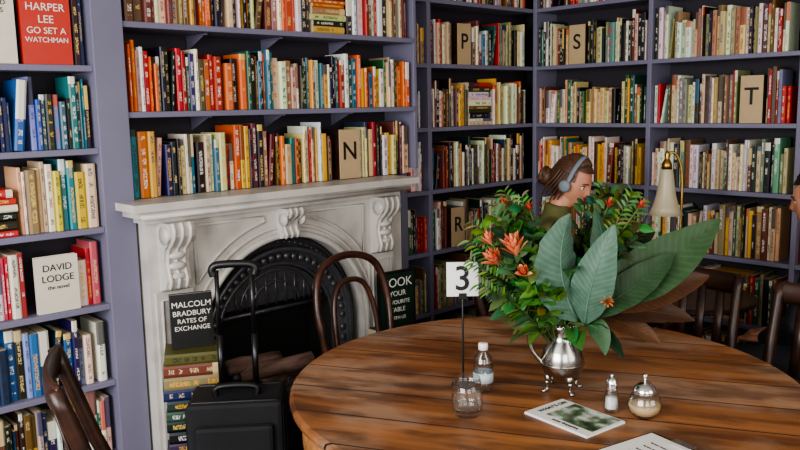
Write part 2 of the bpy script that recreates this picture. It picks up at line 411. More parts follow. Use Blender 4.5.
# right wall bookcase
mb=MB()
ys=[2.95,2.21,1.45,.69,-.07,-.83]
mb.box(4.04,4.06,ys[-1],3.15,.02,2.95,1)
for y in ys: mb.box(RF,4.04,y-.025,y,0,2.95)
for z in levR:
    if z>2.9: continue
    for a,b in zip(ys[:-1],ys[1:]): mb.box(RF,4.04,b,a-.025,z-T,z)
for a,b in zip(ys[:-1],ys[1:]): mb.box(RF+.01,4.04,b,a-.025,0,levR[0]-T)
mb.obj('bookcase',[shelf_m,shelf_back],bevel=.0025)
mb=MB(); pr=['kbmcdw','bkcrwgd','bdcrwkgm','rcbwdgkyr','cwydbwgkc','cwckbwwkG','cwdkwcrbs','ckdwbcrw','wkcrb']
for i in range(9):
    z=levR[i]
    if z>2.7: continue
    for j in range(5):
        g=[]
        if i==5 and j==0: g=[(.215,.325)]
        if i==4 and j==1: g=[(.46,.575)]
        row(mb,(RF+.01,ys[j]-.027,z),YN,X,.71,.29,pr[(i+j*2)%9] if j else pr[i],400+i*11+j,g,hb=.21,tmax=.024,fill=.97 if (i+j)%3 else .93)
mb.obj('shelf_books',[book_m])
def marker(ch,loc,rz,w=.105,h=.215):
    mb=MB(); mb.box(-w/2,w/2,0,.004,0,h,0); mb.box(-w/2,w/2,.004,.13,0,h,1)
    ob=mb.obj('alphabet_divider',[tan_m,dark_wood],loc,rz,bevel=.001)
    text(ch,.115,ink_m,ob,(0,-.001,h*.55),bold=.001); return ob
marker('N',(2.345,LF+.012,1.278),0,.12,.225)
marker('P',(3.26,AF+.012,levR[5]+.001),0)
marker('R',(3.2,AF+.012,levR[2]+.001),0)
marker('S',(RF+.012,2.95-.027-.27,levR[5]+.001),-math.pi/2)
marker('T',(RF+.012,2.21-.027-.517,levR[4]+.001),-math.pi/2,.108,.225)

# ---------------------------------------------------------------- fireplace mantel
cx=1.915; r=.43; s0=.64
mb=MB(); yf=2.76; ztop=1.20
xs=[cx-r+2*r*(.5-.5*math.cos(math.pi*i/40)) for i in range(41)]
zs=[s0+math.sqrt(max(0,r*r-(x-cx)**2)) for x in xs]
for i in range(40):
    mb.add([(xs[i],yf,zs[i]),(xs[i+1],yf,zs[i+1]),(xs[i+1],yf,ztop),(xs[i],yf,ztop)],[(0,1,2,3)])
    mb.add([(xs[i],yf,zs[i]),(xs[i],yf+.08,zs[i]),(xs[i+1],yf+.08,zs[i+1]),(xs[i+1],yf,zs[i+1])],[(0,1,2,3)],smooth=True)
mb.box(1.30,cx-r,yf,3.05,0,ztop); mb.box(cx+r,2.58,yf,3.05,0,ztop)
mb.box(cx-r,cx+r,2.84,3.05,s0+r+.01,ztop)
for a,b in ((1.315,1.465),(2.36,2.51)):
    mb.box(a,b,yf-.018,yf,0,.93); mb.box(a-.012,b+.012,yf-.03,yf,0,.14)
    mb.tube([(a+.02,yf-.02,.18),(b-.02,yf-.02,.18),(b-.02,yf-.02,.90),(a+.02,yf-.02,.90)],.006,6,closed=True)
mb.box(1.215,2.61,2.66,3.05,1.247,1.275); mb.box(1.24,2.585,2.69,3.05,1.222,1.247); mb.box(1.28,2.55,2.73,3.05,1.195,1.222)
mb.tube([(1.25,2.695,1.226),(2.575,2.695,1.226)],.012,8)
def arc(rad,y,z0=s0,n=40,low=0):
    p=[(cx+rad*math.cos(math.pi*k/n),y,z0+rad*math.sin(math.pi*k/n)) for k in range(n+1)]
    return [(cx+rad,y,low)]+p+[(cx-rad,y,low)]
mb.tube(arc(r+.008,yf-.006),.014,8); mb.tube(arc(r+.045,yf-.002),.008,6,)
for sg in (-1,1):
    pts=[]
    for k in range(13):
        a=math.radians(78-3.6*k); pts.append((cx+sg*(r+.085)*math.cos(a),yf-.003,s0+(r+.085)*math.sin(a)))
    pts.append((cx+sg*(r+.085)*math.cos(math.radians(34)),yf-.003,1.165)); pts.append((cx+sg*.11,yf-.003,1.165))
    mb.tube(pts,.007,6,closed=True)
def corbel(x,w=.1,h=.26,k=1.0):
    y=yf-.018
    prof=[(y+.02,0),(y-.075*k,0),(y-.085*k,-.02),(y-.082*k,-.05),(y-.06*k,-.078),(y-.035*k,-.10),(y-.022*k,-.15),(y-.03*k,-.19),(y-.04*k,-.22),(y-.028*k,-.25),(y+.02,-.262)]
    prof=[(a,b*h/.26+1.195) for a,b in prof]
    mb.prism(prof,'x',x-w/2,x+w/2,smooth=False)
    for dx in (-w/2-.002,w/2+.002):
        mb.lathe([(.001,-.006),(.034*k,-.006),(.034*k,.006),(.001,.006)],16,M=Matrix.Translation((x+dx,y-.045*k,1.15))@Matrix.Rotation(math.pi/2,4,'Y'))
    for q in (-.33,0,.33):
        mb.tube(sp([(x+q*w,a-.002,b) for a,b in prof[1:10]],3),.008*w/.1,6)
    if h>.2:
        for z in (.99,1.03,1.07): mb.ball((x,y-.03*k,z),(w*.36,.018,.016))
corbel(1.39);corbel(2.435);corbel(cx,.085,.13,.8)
mb.obj('fireplace_mantel',[white_m],bevel=.0)
# iron insert
mb=MB(); yi=2.845
def annul(r0,r1,y0,y1,n=48,mat=0,low0=.0):
    P=[]
    for k in range(n+1):
        a=math.pi*k/n; P.append(((cx+r0*math.cos(a),y0,s0+r0*math.sin(a)),(cx+r1*math.cos(a),y1,s0+r1*math.sin(a))))
    P=[((cx+r0,y0,low0),(cx+r1,y1,low0))]+P+[((cx-r0,y0,low0),(cx-r1,y1,low0))]
    for a,b in zip(P[:-1],P[1:]): mb.add([a[0],a[1],b[1],b[0]],[(0,1,2,3)],mat,smooth=True)
annul(.428,.37,yi,yi); annul(.37,.30,yi-.045,yi+.0)
annul(.372,.372,yi,yi-.047); annul(.30,.29,yi,3.02,mat=1)
mb.tube(arc(.37,yi-.045),.012,8); mb.tube(arc(.302,yi),.010,8); mb.tube(arc(.415,yi-.004),.007,6)
for k in range(27):
    a=math.pi*(k+.5)/27; rr=.337; mb.ball((cx+rr*math.cos(a),yi-.03,s0+rr*math.sin(a)),(.016,.01,.016),seg=8)
for k in range(40):
    a=math.pi*(k+.5)/40; mb.ball((cx+.395*math.cos(a),yi-.003,s0+.395*math.sin(a)),(.009,.006,.009),seg=8)
for sg in (-1,1):
    for k in range(11): mb.ball((cx+sg*.337,yi-.03,.1+k*.05),(.016,.01,.018),seg=8)
mb.add([(cx-.3,3.03,0),(cx+.3,3.03,0),(cx+.3,3.03,1.0),(cx-.3,3.03,1.0)],[(0,1,2,3)],1)
pts=[(cx+.29*math.cos(math.pi*k/20),s0+.29*math.sin(math.pi*k/20)) for k in range(21)]
poly=[p for p in pts if p[1]>s0+.10]
mb.prism(poly,'y',yi+.01,yi+.03)
mb.tube([(cx-.27,yi+.004,s0+.105),(cx+.27,yi+.004,s0+.105)],.009,8)
for rr in (.10,.15): mb.tube([(cx+rr*1.2*math.cos(math.pi*k/16),yi+.006,s0+.125+rr*math.sin(math.pi*k/16)) for k in range(17)],.006,6)
for k in range(9):
    mb.tube([(cx-.2+.05*k,yi+.006,s0+.125),(cx-.2+.05*k,yi+.006,s0+.17+.09*math.sin(math.pi*(k+.5)/9))],.005,6)
mb.obj('fireplace_insert',[iron_m,soot_m])
# grate and logs
mb=MB()
for z in (.30,.34,.38,.42): mb.tube(sp([(cx-.27,2.88,z),(cx-.2,2.80,z),(cx,2.775,z),(cx+.2,2.80,z),(cx+.27,2.88,z)],5),.008,8)
for k in range(7):
    x=cx-.24+.08*k; mb.tube([(x,2.81 if abs(k-3)>1 else 2.785,.27),(x,2.81 if abs(k-3)>1 else 2.785,.45)],.006,6); mb.tube([(x,2.8,.28),(x,3.0,.28)],.007,6)
for sx in (-1,1):
    mb.tube([(cx+sx*.24,2.82,0),(cx+sx*.24,2.82,.48)],.012,8); mb.ball((cx+sx*.24,2.82,.495),.02); mb.tube([(cx+sx*.24,2.99,0),(cx+sx*.24,2.99,.3)],.012,8)
mb.obj('fire_grate',[iron_m])
log_m=woodmat('log_bark',(122,94,86),(200,164,150),.8,grain=(2,20,20))
mb=MB()
for (x,y,z,L,rr,a,e) in ((cx-.02,2.88,.33,.44,.04,.1,0),(cx+.03,2.95,.335,.4,.045,-.1,0),(cx+.0,2.91,.405,.40,.036,.3,.05),(cx-.0,2.87,.475,.34,.036,-.25,.06),(cx-.08,2.93,.50,.3,.034,.2,-.1)):
    d=V((math.cos(a)*math.cos(e),math.sin(a),math.sin(e)))*L/2; c=V((x,y,z))
    mb.tube([c-d,c-d*.5+V((0,0,.004)),c,c+d*.5-V((0,0,.004)),c+d],[rr,rr*1.05,rr*.97,rr*1.03,rr*.95],12)
mb.obj('firewood',[log_m])

# stacks of books
R3=V((.731,-.682,0)); F3=V((.682,.731,0))
mb=MB(); rnd=random.Random(9); SA=V((math.cos(.5),-math.sin(.5),0)); SB=V((math.sin(.5),math.cos(.5),0)); so=V((1.365,2.59,0))-SA*.108-SB*.075
zt=lay(mb,so,SA,SB,15,.215,rnd,'hhqhkhqhhh',.15,.008,.036,.046)
zt+=lay(mb,so+V((0,0,zt)),SA,SB,3,.215,rnd,'bde',.15,.008,.038,.046)
mb.obj('book_stack',[book_m])
faceout('novel_paperback',1.37,.15,.20,zt,2.585,darkc,['MALCOLM','BRADBURY','RATES OF','EXCHANGE'],wink_m,[.03,.027,.024,.024],-.35)
mb=MB(); zt2=lay(mb,(2.29,2.53,0),X,Y,15,.22,rnd,'gkbnekwb',.17,.01,.035,.046)
mb.obj('book_stack',[book_m])
mb=MB(); w,h=.21,.27
mb.box(-w/2,w/2,0,.012,0,h,0); mb.box(-w/2+.012,w/2-.012,-.002,0,.012,h-.012,1)
sg=mb.obj('notice_sign',[black_m,grc],(2.40,2.6,zt2+.001),-.1,bevel=.001)
for s,z,q in (('BOOK',.215,.058),('YOUR',.165,.034),('FAVOURITE',.125,.026),('TABLE',.09,.03),('WITH US',.052,.022)): text(s,q,wink_m,sg,(0,-.003,z))

# ---------------------------------------------------------------- main table
TC=(1.955,1.465); TR=.78
table_m=woodmat('table_wood',(112,66,36),(184,122,72),.40,plank=.19,ang=math.radians(62),var=.28,rvar=.34,grain=(1.0,11,11),offs=.35,wear=(186,160,136),dk=.35,seam=(30,18,12))
apron_m=woodmat('table_apron_wood',(150,100,54),(196,142,88),.5)
mb=MB()
mb.lathe([(0.001,-.034),(TR-.014,-.034),(TR-.003,-.028),(TR,-.016),(TR-.003,-.005),(TR-.012,0),(.001,0)],96,0,(0,0,.75),smooth=False,cap=False)
mb.lathe([(TR-.06,.60),(TR-.06,.716),(TR-.035,.716),(TR-.035,.60)],72,1,cap=False)
for k in range(4):
    a=math.radians(20+90*k); x,y=.58*math.cos(a),.58*math.sin(a)
    mb.lathe([(.018,0),(.028,.02),(.022,.05),(.03,.12),(.036,.3),(.04,.42),(.03,.47),(.042,.5),(.032,.53),(.04,.56),(.042,.716)],20,1,(x,y,0))
table=mb.obj('round_dining_table',[table_m,apron_m],(TC[0],TC[1],0))

# ---------------------------------------------------------------- jug
pewter=mat('pewter',(178,176,172),.22,metal=1,var=.15,scale=12,bmp=.03)
JX,JYY=1.92,1.36
mb=MB()
mb.lathe([(.002,.028),(.03,.03),(.05,.045),(.062,.075),(.064,.10),(.055,.13),(.04,.155),(.034,.172),(.038,.19),(.048,.205),(.045,.205),(.034,.188),(.03,.172),(.036,.155),(.05,.13),(.058,.10),(.056,.078),(.044,.05),(.002,.036)],40,cap=False)
mb.tube([(.0635*math.cos(a),.0635*math.sin(a),.088) for a in [2*math.pi*k/40 for k in range(40)]],.003,6,closed=True)
for k in range(28):
    a=2*math.pi*k/28; mb.ball((.047*math.cos(a),.047*math.sin(a),.206),.0042,seg=8)
mb.tube(sp([R3*(-.035)+V((0,0,.185)),R3*(-.075)+V((0,0,.205)),R3*(-.098)+V((0,0,.175)),R3*(-.092)+V((0,0,.13)),R3*(-.072)+V((0,0,.1)),R3*(-.058)+V((0,0,.082))],6),[.0065]*31,8)
mb.ball(R3*(-.098)+V((0,0,.19)),.009)
mb.prism([(-.012,0),(.012,0),(.006,.03),(-.006,.03)],'z',.196,.207,M=Matrix.Rotation(math.atan2(R3.y,R3.x)-math.pi/2,4,'Z')@Matrix.Translation((0,.04,0)))
for k in range(4):
    a=2*math.pi*k/4-.75+.3; d=V((math.cos(a),math.sin(a),0))
    mb.tube(sp([d*.03+V((0,0,.04)),d*.05+V((0,0,.03)),d*.048+V((0,0,.012)),d*.06+V((0,0,.004))],5),[.008]*6+[.005]*10,8)
    mb.ball(d*.06+V((0,0,.006)),(.009,.009,.006)); mb.ball(d*.046+V((0,0,.045)),(.012,.012,.016))
mb.obj('pewter_jug',[pewter],(JX,JYY,.75))

# ---------------------------------------------------------------- flowers
leaf_m=attrmat('leaf_green',.5,.34,36,spec=.35,veins=True); petal_m=attrmat('petals',.55,.2,60)
def L(r_,f_,h_): return R3*r_+F3*f_+V((0,0,h_))
mb=MB(); rnd=random.Random(21)
blue=[lin((78,108,92)),lin((54,86,66)),lin((46,74,42))]
def big(p0,p1,p2,w,side,col,fold=.2,rip=.06,vein=1.0):
    a,b,c=L(*p0),L(*p1),L(*p2); st=L(rnd.uniform(-.012,.012),rnd.uniform(-.01,.01),.06)
    mb.tube(sp([st,L(p0[0]*.35,p0[1]*.35,.2),a],5),[.0045]*11,6,col=lin((80,104,54)))
    mb.leaf([a,b,c],w,L(*side),fold,14,0,col,.85,rip,veins=vein)
    mb.tube([a*(1-t)**2+b*2*t*(1-t)+c*t*t for t in [k/10 for k in range(10)]],[.0035*(1-k/11) for k in range(10)],5,col=tuple(x*1.5 for x in col))
big((.03,-.06,.23),(-.07,-.13,.40),(.0,-.09,.545),.15,(1,.5,.1),blue[0],.3,.1)
big((.05,-.07,.22),(.03,-.15,.34),(.11,-.14,.52),.12,(1,-.5,0),blue[0],.3,.1)
big((.06,-.02,.24),(.14,-.05,.40),(.09,-.0,.55),.10,(.9,.6,0),blue[1])
big((.09,-.03,.29),(.27,-.03,.35),(.455,.0,.51),.155,(-.5,.45,.75),blue[2],.2,.14)
big((.06,-.05,.24),(.2,-.08,.33),(.31,-.04,.42),.10,(-.3,.6,.8),lin((40,66,38)),.2,.1)
big((.05,-.04,.215),(.12,-.07,.22),(.16,-.08,.12),.075,(.5,-.8,.3),lin((28,56,38)))
big((.04,-.05,.21),(.10,-.09,.24),(.10,-.11,.14),.06,(1,-.2,.1),lin((48,86,50)))
brn=lin((84,54,36))
big((.1,.03,.25),(.28,.04,.28),(.45,.05,.33),.11,(-.2,.5,.8),brn)
big((.1,.02,.23),(.26,.03,.25),(.40,.02,.20),.09,(-.1,.6,.7),lin((62,40,28)))
big((.08,.03,.22),(.2,.04,.21),(.30,.02,.13),.08,(.2,.6,.8),lin((90,60,38)))
big((.1,.08,.26),(.3,.12,.32),(.42,.14,.40),.10,(-.3,.6,.8),lin((70,46,34)))
for (p,c,w) in (((.1,.05,.35),(.22,.05,.44),.09),((.08,.1,.36),(.17,.16,.52),.09),((-.08,.05,.32),(-.17,.1,.48),.09),((-.1,0,.28),(-.24,.02,.36),.085),((.0,.05,.32),(-.05,.1,.43),.09),((.16,.06,.36),(.30,.1,.46),.085),((-.09,-.02,.3),(-.22,-.04,.50),.07)):
    big(p,((p[0]+c[0])/2,(p[1]+c[1])/2,max(p[2],c[2])),c,w,(rnd.uniform(.3,1),rnd.uniform(-.6,.6),rnd.uniform(-.4,.4)),lin((32,58,36)),.2,.04)
for k in range(30):
    ang=rnd.uniform(2.2,4.9); rad=rnd.uniform(.10,.19); h=rnd.uniform(.19,.40)
    b_=(rad*.45*math.cos(ang),rad*.45*math.sin(ang),h*.8+.03); t_=(rad*1.15*math.cos(ang),rad*math.sin(ang),h+rnd.uniform(-.05,.05))
    m_=((b_[0]+t_[0])/2,(b_[1]+t_[1])/2,max(b_[2],t_[2])+.02)
    g=lin((rnd.randint(40,92),rnd.randint(82,130),rnd.randint(34,58)))
    big(b_,m_,t_,rnd.uniform(.045,.07),(rnd.uniform(.3,1),rnd.uniform(-1,.2),rnd.uniform(-.2,.5)),g,.25,.02,.5)
def sprig(tip,n=15,ll=.055,lw=.02,col=(80,130,50),bend=.04,fern=False):
    t_=L(*tip); b_=L(tip[0]*.06,tip[1]*.06,.10); m_=b_.lerp(t_,.5)+V((0,0,bend))-L(1,0,0)*(tip[0]*.12)
    P=[b_*(1-t)**2+m_*2*t*(1-t)+t_*t*t for t in [k/16 for k in range(17)]]
    mb.tube(P,[.003*(1-k/20) for k in range(17)],5,col=lin((80,92,46)))
    for k in range(n):
        t=.36+.64*k/(n-1); i=min(15,int(t*16)); p=P[i].lerp(P[i+1],t*16-i); Tn=(P[i+1]-P[i]).normalized()
        for sgn in (-1,1):
            if not fern and rnd.random()<.12: continue
            ph=rnd.uniform(0,6.28) if not fern else 0
            O=Tn.orthogonal().normalized() if not fern else (R3*.6+V((0,0,.6))-Tn*(R3*.6+V((0,0,.6))).dot(Tn)).normalized()
            O=Matrix.Rotation(ph,3,Tn)@O*sgn
            l=ll*rnd.uniform(.7,1.2)*(1-.5*max(0,t-.6)); 
            d=(O*.85+Tn*.55).normalized(); e=p+d*l+V((0,0,-.006)); mid=p+d*l*.5+V((0,0,.006))
            c=lin(tuple(max(0,min(255,q+rnd.randint(-28,24))) for q in col))
            mb.leaf([p,mid,e],lw*rnd.uniform(.8,1.2),Tn+O.cross(Tn)*rnd.uniform(-.8,.8),.2,4,0,c,.8)
tips=[(-.17,.05,.56),(-.12,-.02,.55),(-.09,.1,.55),(.0,.1,.43),(.09,.12,.54),(.16,.1,.58),(.21,.06,.55),(-.23,0,.49),(-.23,.06,.40),(-.16,-.08,.42),(.02,-.02,.42),(.16,-.02,.47),(-.09,-.1,.45),(.24,.1,.44),(-.2,-.06,.31),(-.06,-.05,.47),(-.19,.12,.50),(.2,.15,.5),(.13,.08,.57),(-.2,-.03,.53),(.13,.05,.54),(.0,.18,.40),(-.12,-.12,.36),(.08,.1,.44),(-.05,.08,.44),(-.15,.0,.52),(-.14,.08,.47),(.18,.05,.58),(-.04,.02,.48),(.23,.0,.5)]
cols=[(60,98,40),(46,82,36),(84,124,48),(40,74,36),(68,106,50)]
for i,t in enumerate(tips): sprig(t,14+i%4,.062,.025,cols[i%5])
for t in ((-.27,.0,.40),(-.27,.05,.45),(-.25,-.05,.34),(-.12,.02,.58),(.2,.0,.59),(.15,.15,.6),(.28,.1,.48),(-.2,.0,.56),(-.16,.1,.59),(.24,.05,.56),(-.26,.02,.51)): sprig(t,22,.042,.008,(80,116,52),.04,True)
def bloom(c,n,l,w,cols_,up,q0=.15,q1=.85):
    c=L(*c); up=L(*up).normalized(); mb.tube(sp([L(0,0,.1),c*.6+V((0,0,.08)),c],5),.003,5,col=lin((80,98,46)))
    for k in range(n):
        a=k*2.4; q=q0+q1*(k/n); O=Matrix.Rotation(a,3,up)@up.orthogonal().normalized()
        d=(up*(1.25-q)+O*q).normalized(); e=c+d*l*rnd.uniform(.8,1.1)-up*(.012*(k/n))
        mb.leaf([c-up*.01*(k/n),c+d*l*.55+O*l*.12,e],w,up.cross(O),.35,4,1,lin(rnd.choice(cols_)),.7)
oc=[(222,124,84),(228,142,104),(206,100,72),(226,162,114),(214,112,92)]; rc=[(180,70,58),(164,56,50),(200,98,72)]
bloom((-.155,-.11,.44),30,.066,.018,oc,(-.3,-.3,1),.02,.62); bloom((-.20,-.06,.405),24,.056,.016,oc,(-.6,-.4,.7),.02,.6); bloom((-.135,-.13,.385),18,.046,.014,oc,(-.3,-.8,.6),.02,.6)
bloom((-.215,-.02,.455),20,.046,.013,oc,(-.4,-.2,1),.02,.6)
bloom((.1,-.12,.30),20,.024,.006,[(180,106,56),(170,80,54)],(.2,-1,.3))
for c in ((.22,.0,.55),(.14,.04,.55),(-.1,.0,.55),(.2,.1,.47),(-.17,.03,.56)):
    bloom(c,18,.028,.008,rc,(c[0]*2,-.3,1),.02,.7)
mb.obj('flower_arrangement',[leaf_m,petal_m],(JX,JYY,.75))

# ---------------------------------------------------------------- things on table
ZT=.7505
mb=MB(); mb.lathe([(.001,0),(.036,0),(.036,.004),(.012,.009),(.004,.014),(.001,.014)],32); mb.tube([(0,0,.01),(0,0,.29)],.0035,8)
mb.box(-.048,.048,-.003,.003,.28,.385,1); mb.box(-.012,.012,-.006,.006,.272,.29,0)
ns=mb.obj('table_number_stand',[black_m,white_plastic],(1.745,1.60,ZT),math.radians(-43),bevel=.0008)
text('3',.105,ink_m,ns,(0,-.0042,.332),bold=.001)
mb=MB(); mb.lathe([(.001,0),(.034,0),(.041,.012),(.044,.035),(.042,.07),(.037,.108),(.0355,.108),(.0405,.07),(.0422,.036),(.039,.014),(.001,.010)],40,cap=False)
mb.obj('drinking_glass',[glass_m],(1.578,1.433,ZT))
mb=MB(); mb.lathe([(.001,0),(.028,0),(.03,.006),(.03,.085),(.026,.105),(.014,.122),(.0125,.13),(.0115,.13),(.013,.12),(.0245,.104),(.0285,.084),(.0285,.008),(.001,.004)],32,cap=False)
mb.lathe([(.001,.128),(.0145,.128),(.0145,.146),(.013,.148),(.001,.148)],24,1,cap=False); mb.lathe([(.0302,.03),(.0304,.03),(.0304,.06),(.0302,.06)],32,2,cap=False)
mb.obj('water_bottle',[glass_m,white_plastic,mat('bottle_label',(176,190,198),.4)],(1.752,1.525,ZT))
salt_m=mat('salt',(220,220,218),.8,var=.05,scale=200)
mb=MB(); mb.lathe([(.001,0),(.021,0),(.023,.006),(.019,.04),(.0155,.07),(.0145,.07),(.017,.04),(.0195,.012),(.001,.008)],12,0,cap=False,smooth=False)
mb.lathe([(.001,.009),(.0185,.012),(.016,.042),(.001,.042)],12,1,cap=False)
mb.lathe([(.016,.066),(.0165,.082),(.013,.094),(.007,.1),(.001,.101)],20,2,cap=False); mb.ball((0,0,.104),.005,2)
mb.obj('salt_shaker',[glass_m,salt_m,chrome_m],(1.872,1.16,ZT))
mb=MB(); mb.lathe([(.001,0),(.028,0),(.042,.014),(.046,.034),(.042,.054),(.03,.070),(.029,.070),(.0405,.053),(.0445,.034),(.0405,.016),(.001,.005)],36,0,cap=False)
mb.lathe([(.001,.006),(.026,.007),(.039,.017),(.043,.034),(.038,.036),(.001,.041)],32,1,cap=False)
mb.lathe([(.0315,.066),(.0325,.074),(.028,.084),(.016,.094),(.001,.098)],28,2,cap=False); mb.tube([(0,0,.095),(0,0,.11)],.004,8,2); mb.ball((0,0,.114),.0075,2)
mb.obj('sugar_bowl',[glass_m,mat('raw_sugar',(206,176,134),.8,scale=200,var=.25),chrome_m],(1.905,1.078,ZT))
def photomat():
    m,nt,b=nmat('magazine_photo'); f=noise(nt,22,5); r=nt.nodes.new('ShaderNodeValToRGB'); nt.links.new(f,r.inputs[0])
    e=r.color_ramp.elements; e[0].position=.36; e[0].color=(*lin((30,44,34)),1); e[1].position=.66; e[1].color=(*lin((204,210,204)),1)
    q=e.new(.5); q.color=(*lin((86,112,80)),1); nt.links.new(r.outputs[0],b.inputs['Base Color']); b.inputs['Roughness'].default_value=.3; return m
mb=MB(); mb.box(-.078,.078,-.11,.11,0,.004,0); mb.box(-.076,.078,-.109,.11,.004,.0055,0); mb.box(-.045,.074,-.100,.06,.0055,.006,1)
mg=mb.obj('magazine',[paper_m,photomat()],(1.758,1.205,ZT),math.radians(-6))
text('bookshop news',.014,ink_m,mg,(-.06,-.02,.0062),math.pi/2,0); text('WHAT\'S ON',.02,ink_m,mg,(0.01,.085,.0062),0,0)
mb=MB(); mb.box(-.15,.15,-.108,.108,0,.003,0); mb.box(-.143,.14,-.102,.102,.003,.0042,1)
mb.box(.125,.15,-.03,.03,.003,.012,2)
mn=mb.obj('menu_clipboard',[black_m,paper_m,chrome_m],(1.65,.93,ZT),math.radians(-12),bevel=.0008)
for i in range(9): text('lorem menu item and price %d'%(i+4),.010,ink_m,mn,(.09-.027*i,0,.0046),-math.pi/2,0)

# ---------------------------------------------------------------- suitcase
fab=mat('suitcase_fabric',(26,27,32),.75,var=.3,scale=120,bmp=.15)
grey_m=mat('aluminium_pole',(60,60,64),.3,metal=.9)
mb=MB(); w,d=.32,.21
mb.box(-w/2,w/2,-d/2,d/2,.06,.63,0); mb.box(-w/2+.03,w/2-.03,-d/2-.04,-d/2,.1,.36,0); mb.box(-w/2+.03,w/2-.03,-d/2-.03,-d/2,.38,.56,0)
o1=mb.obj('rolling_suitcase',[fab,black_m,grey_m],(1.395,2.34,0),math.radians(-38),bevel=.03)
mb=MB()
for y in (-d/2+.02,d/2-.02): mb.tube([(-w/2+.02,y,.63),(w/2-.02,y,.63),(w/2,y,.61),(w/2,y,.08),(w/2-.02,y,.06),(-w/2+.02,y,.06),(-w/2,y,.08),(-w/2,y,.61)],.006,6,closed=True,mat=1)
mb.tube(sp([(-.07,-.02,.625),(-.06,-.02,.66),(.06,-.02,.66),(.07,-.02,.625)],5),.012,8,mat=1)
for x in (-.06,.06):
    mb.tube([(x,.07,.61),(x,.07,.82)],.011,8,mat=2); mb.tube([(x,.07,.8),(x,.07,1.05)],.008,8,mat=2); mb.box(x-.02,x+.02,.05,.09,.61,.64,1)
mb.tube(sp([(-.07,.07,1.03),(-.075,.07,1.055),(-.05,.07,1.07),(.05,.07,1.07),(.075,.07,1.055),(.07,.07,1.03)],5),.014,8,mat=1)
for x in (-.12,.12):
    mb.lathe([(.001,-.015),(.03,-.015),(.03,.015),(.001,.015)],20,1,M=Matrix.Translation((x,.08,.03))@Matrix.Rotation(math.pi/2,4,'Y'))
    mb.box(x-.022,x+.022,.05,.105,.03,.075,1); mb.box(x-.015,x+.015,-.09,-.06,0,.065,1)
mb.obj('trim_and_handle',[fab,black_m,grey_m],parent=o1)

# ---------------------------------------------------------------- chairs
def bentwood(loc,rz):
    mb=MB()
    mb.lathe([(.001,.445),(.19,.445),(.205,.452),(.205,.468),(.19,.475),(.17,.468),(.001,.464)],40,cap=False)
    mb.lathe([(.175,.41),(.195,.41),(.195,.445),(.175,.445)],40,cap=False)
    for a in (45,135):
        x,y=.15*math.cos(math.radians(a)),.15*math.sin(math.radians(a))
        mb.tube(sp([(x,y,.45),(x*1.15,y*1.15,.25),(x*1.4,y*1.4,0)],5),.015,10)
    loop=[(-.20,-.25,0),(-.175,-.2,.25),(-.165,-.175,.45),(-.175,-.2,.65),(-.185,-.235,.82),(-.14,-.265,.96),(0,-.275,1.005),(.14,-.265,.96),(.185,-.235,.82),(.175,-.2,.65),(.165,-.175,.45),(.175,-.2,.25),(.20,-.25,0)]
    mb.tube(sp(loop,6),.0155,10)
    inn=[(-.10,-.17,.46),(-.11,-.2,.62),(-.105,-.23,.78),(-.07,-.25,.88),(0,-.255,.905),(.07,-.25,.88),(.105,-.23,.78),(.11,-.2,.62),(.10,-.17,.46)]
    mb.tube(sp(inn,6),.0115,10)
    mb.tube([(.155*math.cos(a),.155*math.sin(a)-.01,.24) for a in [2*math.pi*k/36 for k in range(36)]],.010,8,closed=True)
    return mb.obj('bentwood_chair',[bent_wood],(*loc,0),rz)
bentwood((2.035,2.235),math.pi)
def slatchair(loc,rz,top=.94,rake=.09,solid=False):
    mb=MB()
    mb.prism([(-.2,-.2),(.2,-.2),(.22,.2),(-.22,.2)],'z',.435,.462)
    for x in (-.185,.185):
        mb.tube([(x,.17,0),(x,.17,.435)],[.014,.02],8)
        mb.tube(sp([(x,-.22,0),(x,-.18,.44),(x,-.18-rake*.5,.7),(x,-.18-rake,top)],4),(0.02),8)
        mb.tube([(x,-.18,.2),(x,.17,.2)],.01,8)
    mb.tube([(-.185,.17,.26),(.185,.17,.26)],.01,8)
    def rail(z,h,t=.011):
        f=(z-.44)/(top-.44); y=-.18-rake*f
        pts=[(-.19,y,z),(-.1,y-.022,z),(0,y-.03,z),(.1,y-.022,z),(.19,y,z)]
        mb.tube(sp(pts,4),[(t,h)]*17,10)
    rail(top-.03,.042); rail(.60,.018)
    for x in (-.11,-.037,.037,.11):
        mb.tube([(x,-.21-rake*.32-.01,.6),(x,-.2-rake*.62-.015,.75),(x,-.21-rake*.9,top-.04)],[(.018,.006)]*3,8,side=(1,0,0))
    mb.box(-.18,.18,-.185,-.165,.39,.435); mb.box(-.18,.18,.155,.175,.39,.435)
    return mb.obj('wooden_chair',[dark_wood],(*loc,0),rz)
slatchair((2.68,1.47),math.radians(92)); slatchair((2.64,1.0),math.radians(80))
slatchair((1.01,1.89),math.radians(-110),.97,.17)
slatchair((3.02,2.31),math.radians(-149),.86)
slatchair((3.38,1.02),math.radians(5),.86)

# ---------------------------------------------------------------- side table with lamp
mb=MB(); mb.lathe([(.001,.715),(.29,.715),(.3,.722),(.3,.735),(.292,.74),(.001,.74)],48,cap=False,smooth=False)
mb.lathe([(.03,.03),(.045,.1),(.03,.2),(.025,.4),(.04,.55),(.03,.66),(.08,.715)],24)
for k in range(3):
    a=2*math.pi*k/3+.3; d=V((math.cos(a),math.sin(a),0)); mb.tube(sp([d*.02+V((0,0,.12)),d*.12+V((0,0,.1)),d*.26+V((0,0,.018))],5),[.022]*6+[.016]*5,8)
mb.obj('side_table',[dark_wood],(3.34,1.70,0))
shade_m=mat('opal_glass',(190,178,150),.35,var=.05); shade_m.node_tree.nodes['Principled BSDF'].inputs['Transmission Weight'].default_value=.15
mb=MB(); mb.lathe([(.001,0),(.06,0),(.06,.01),(.04,.022),(.012,.03),(.009,.05)],28,cap=False)
off=R3*-.07
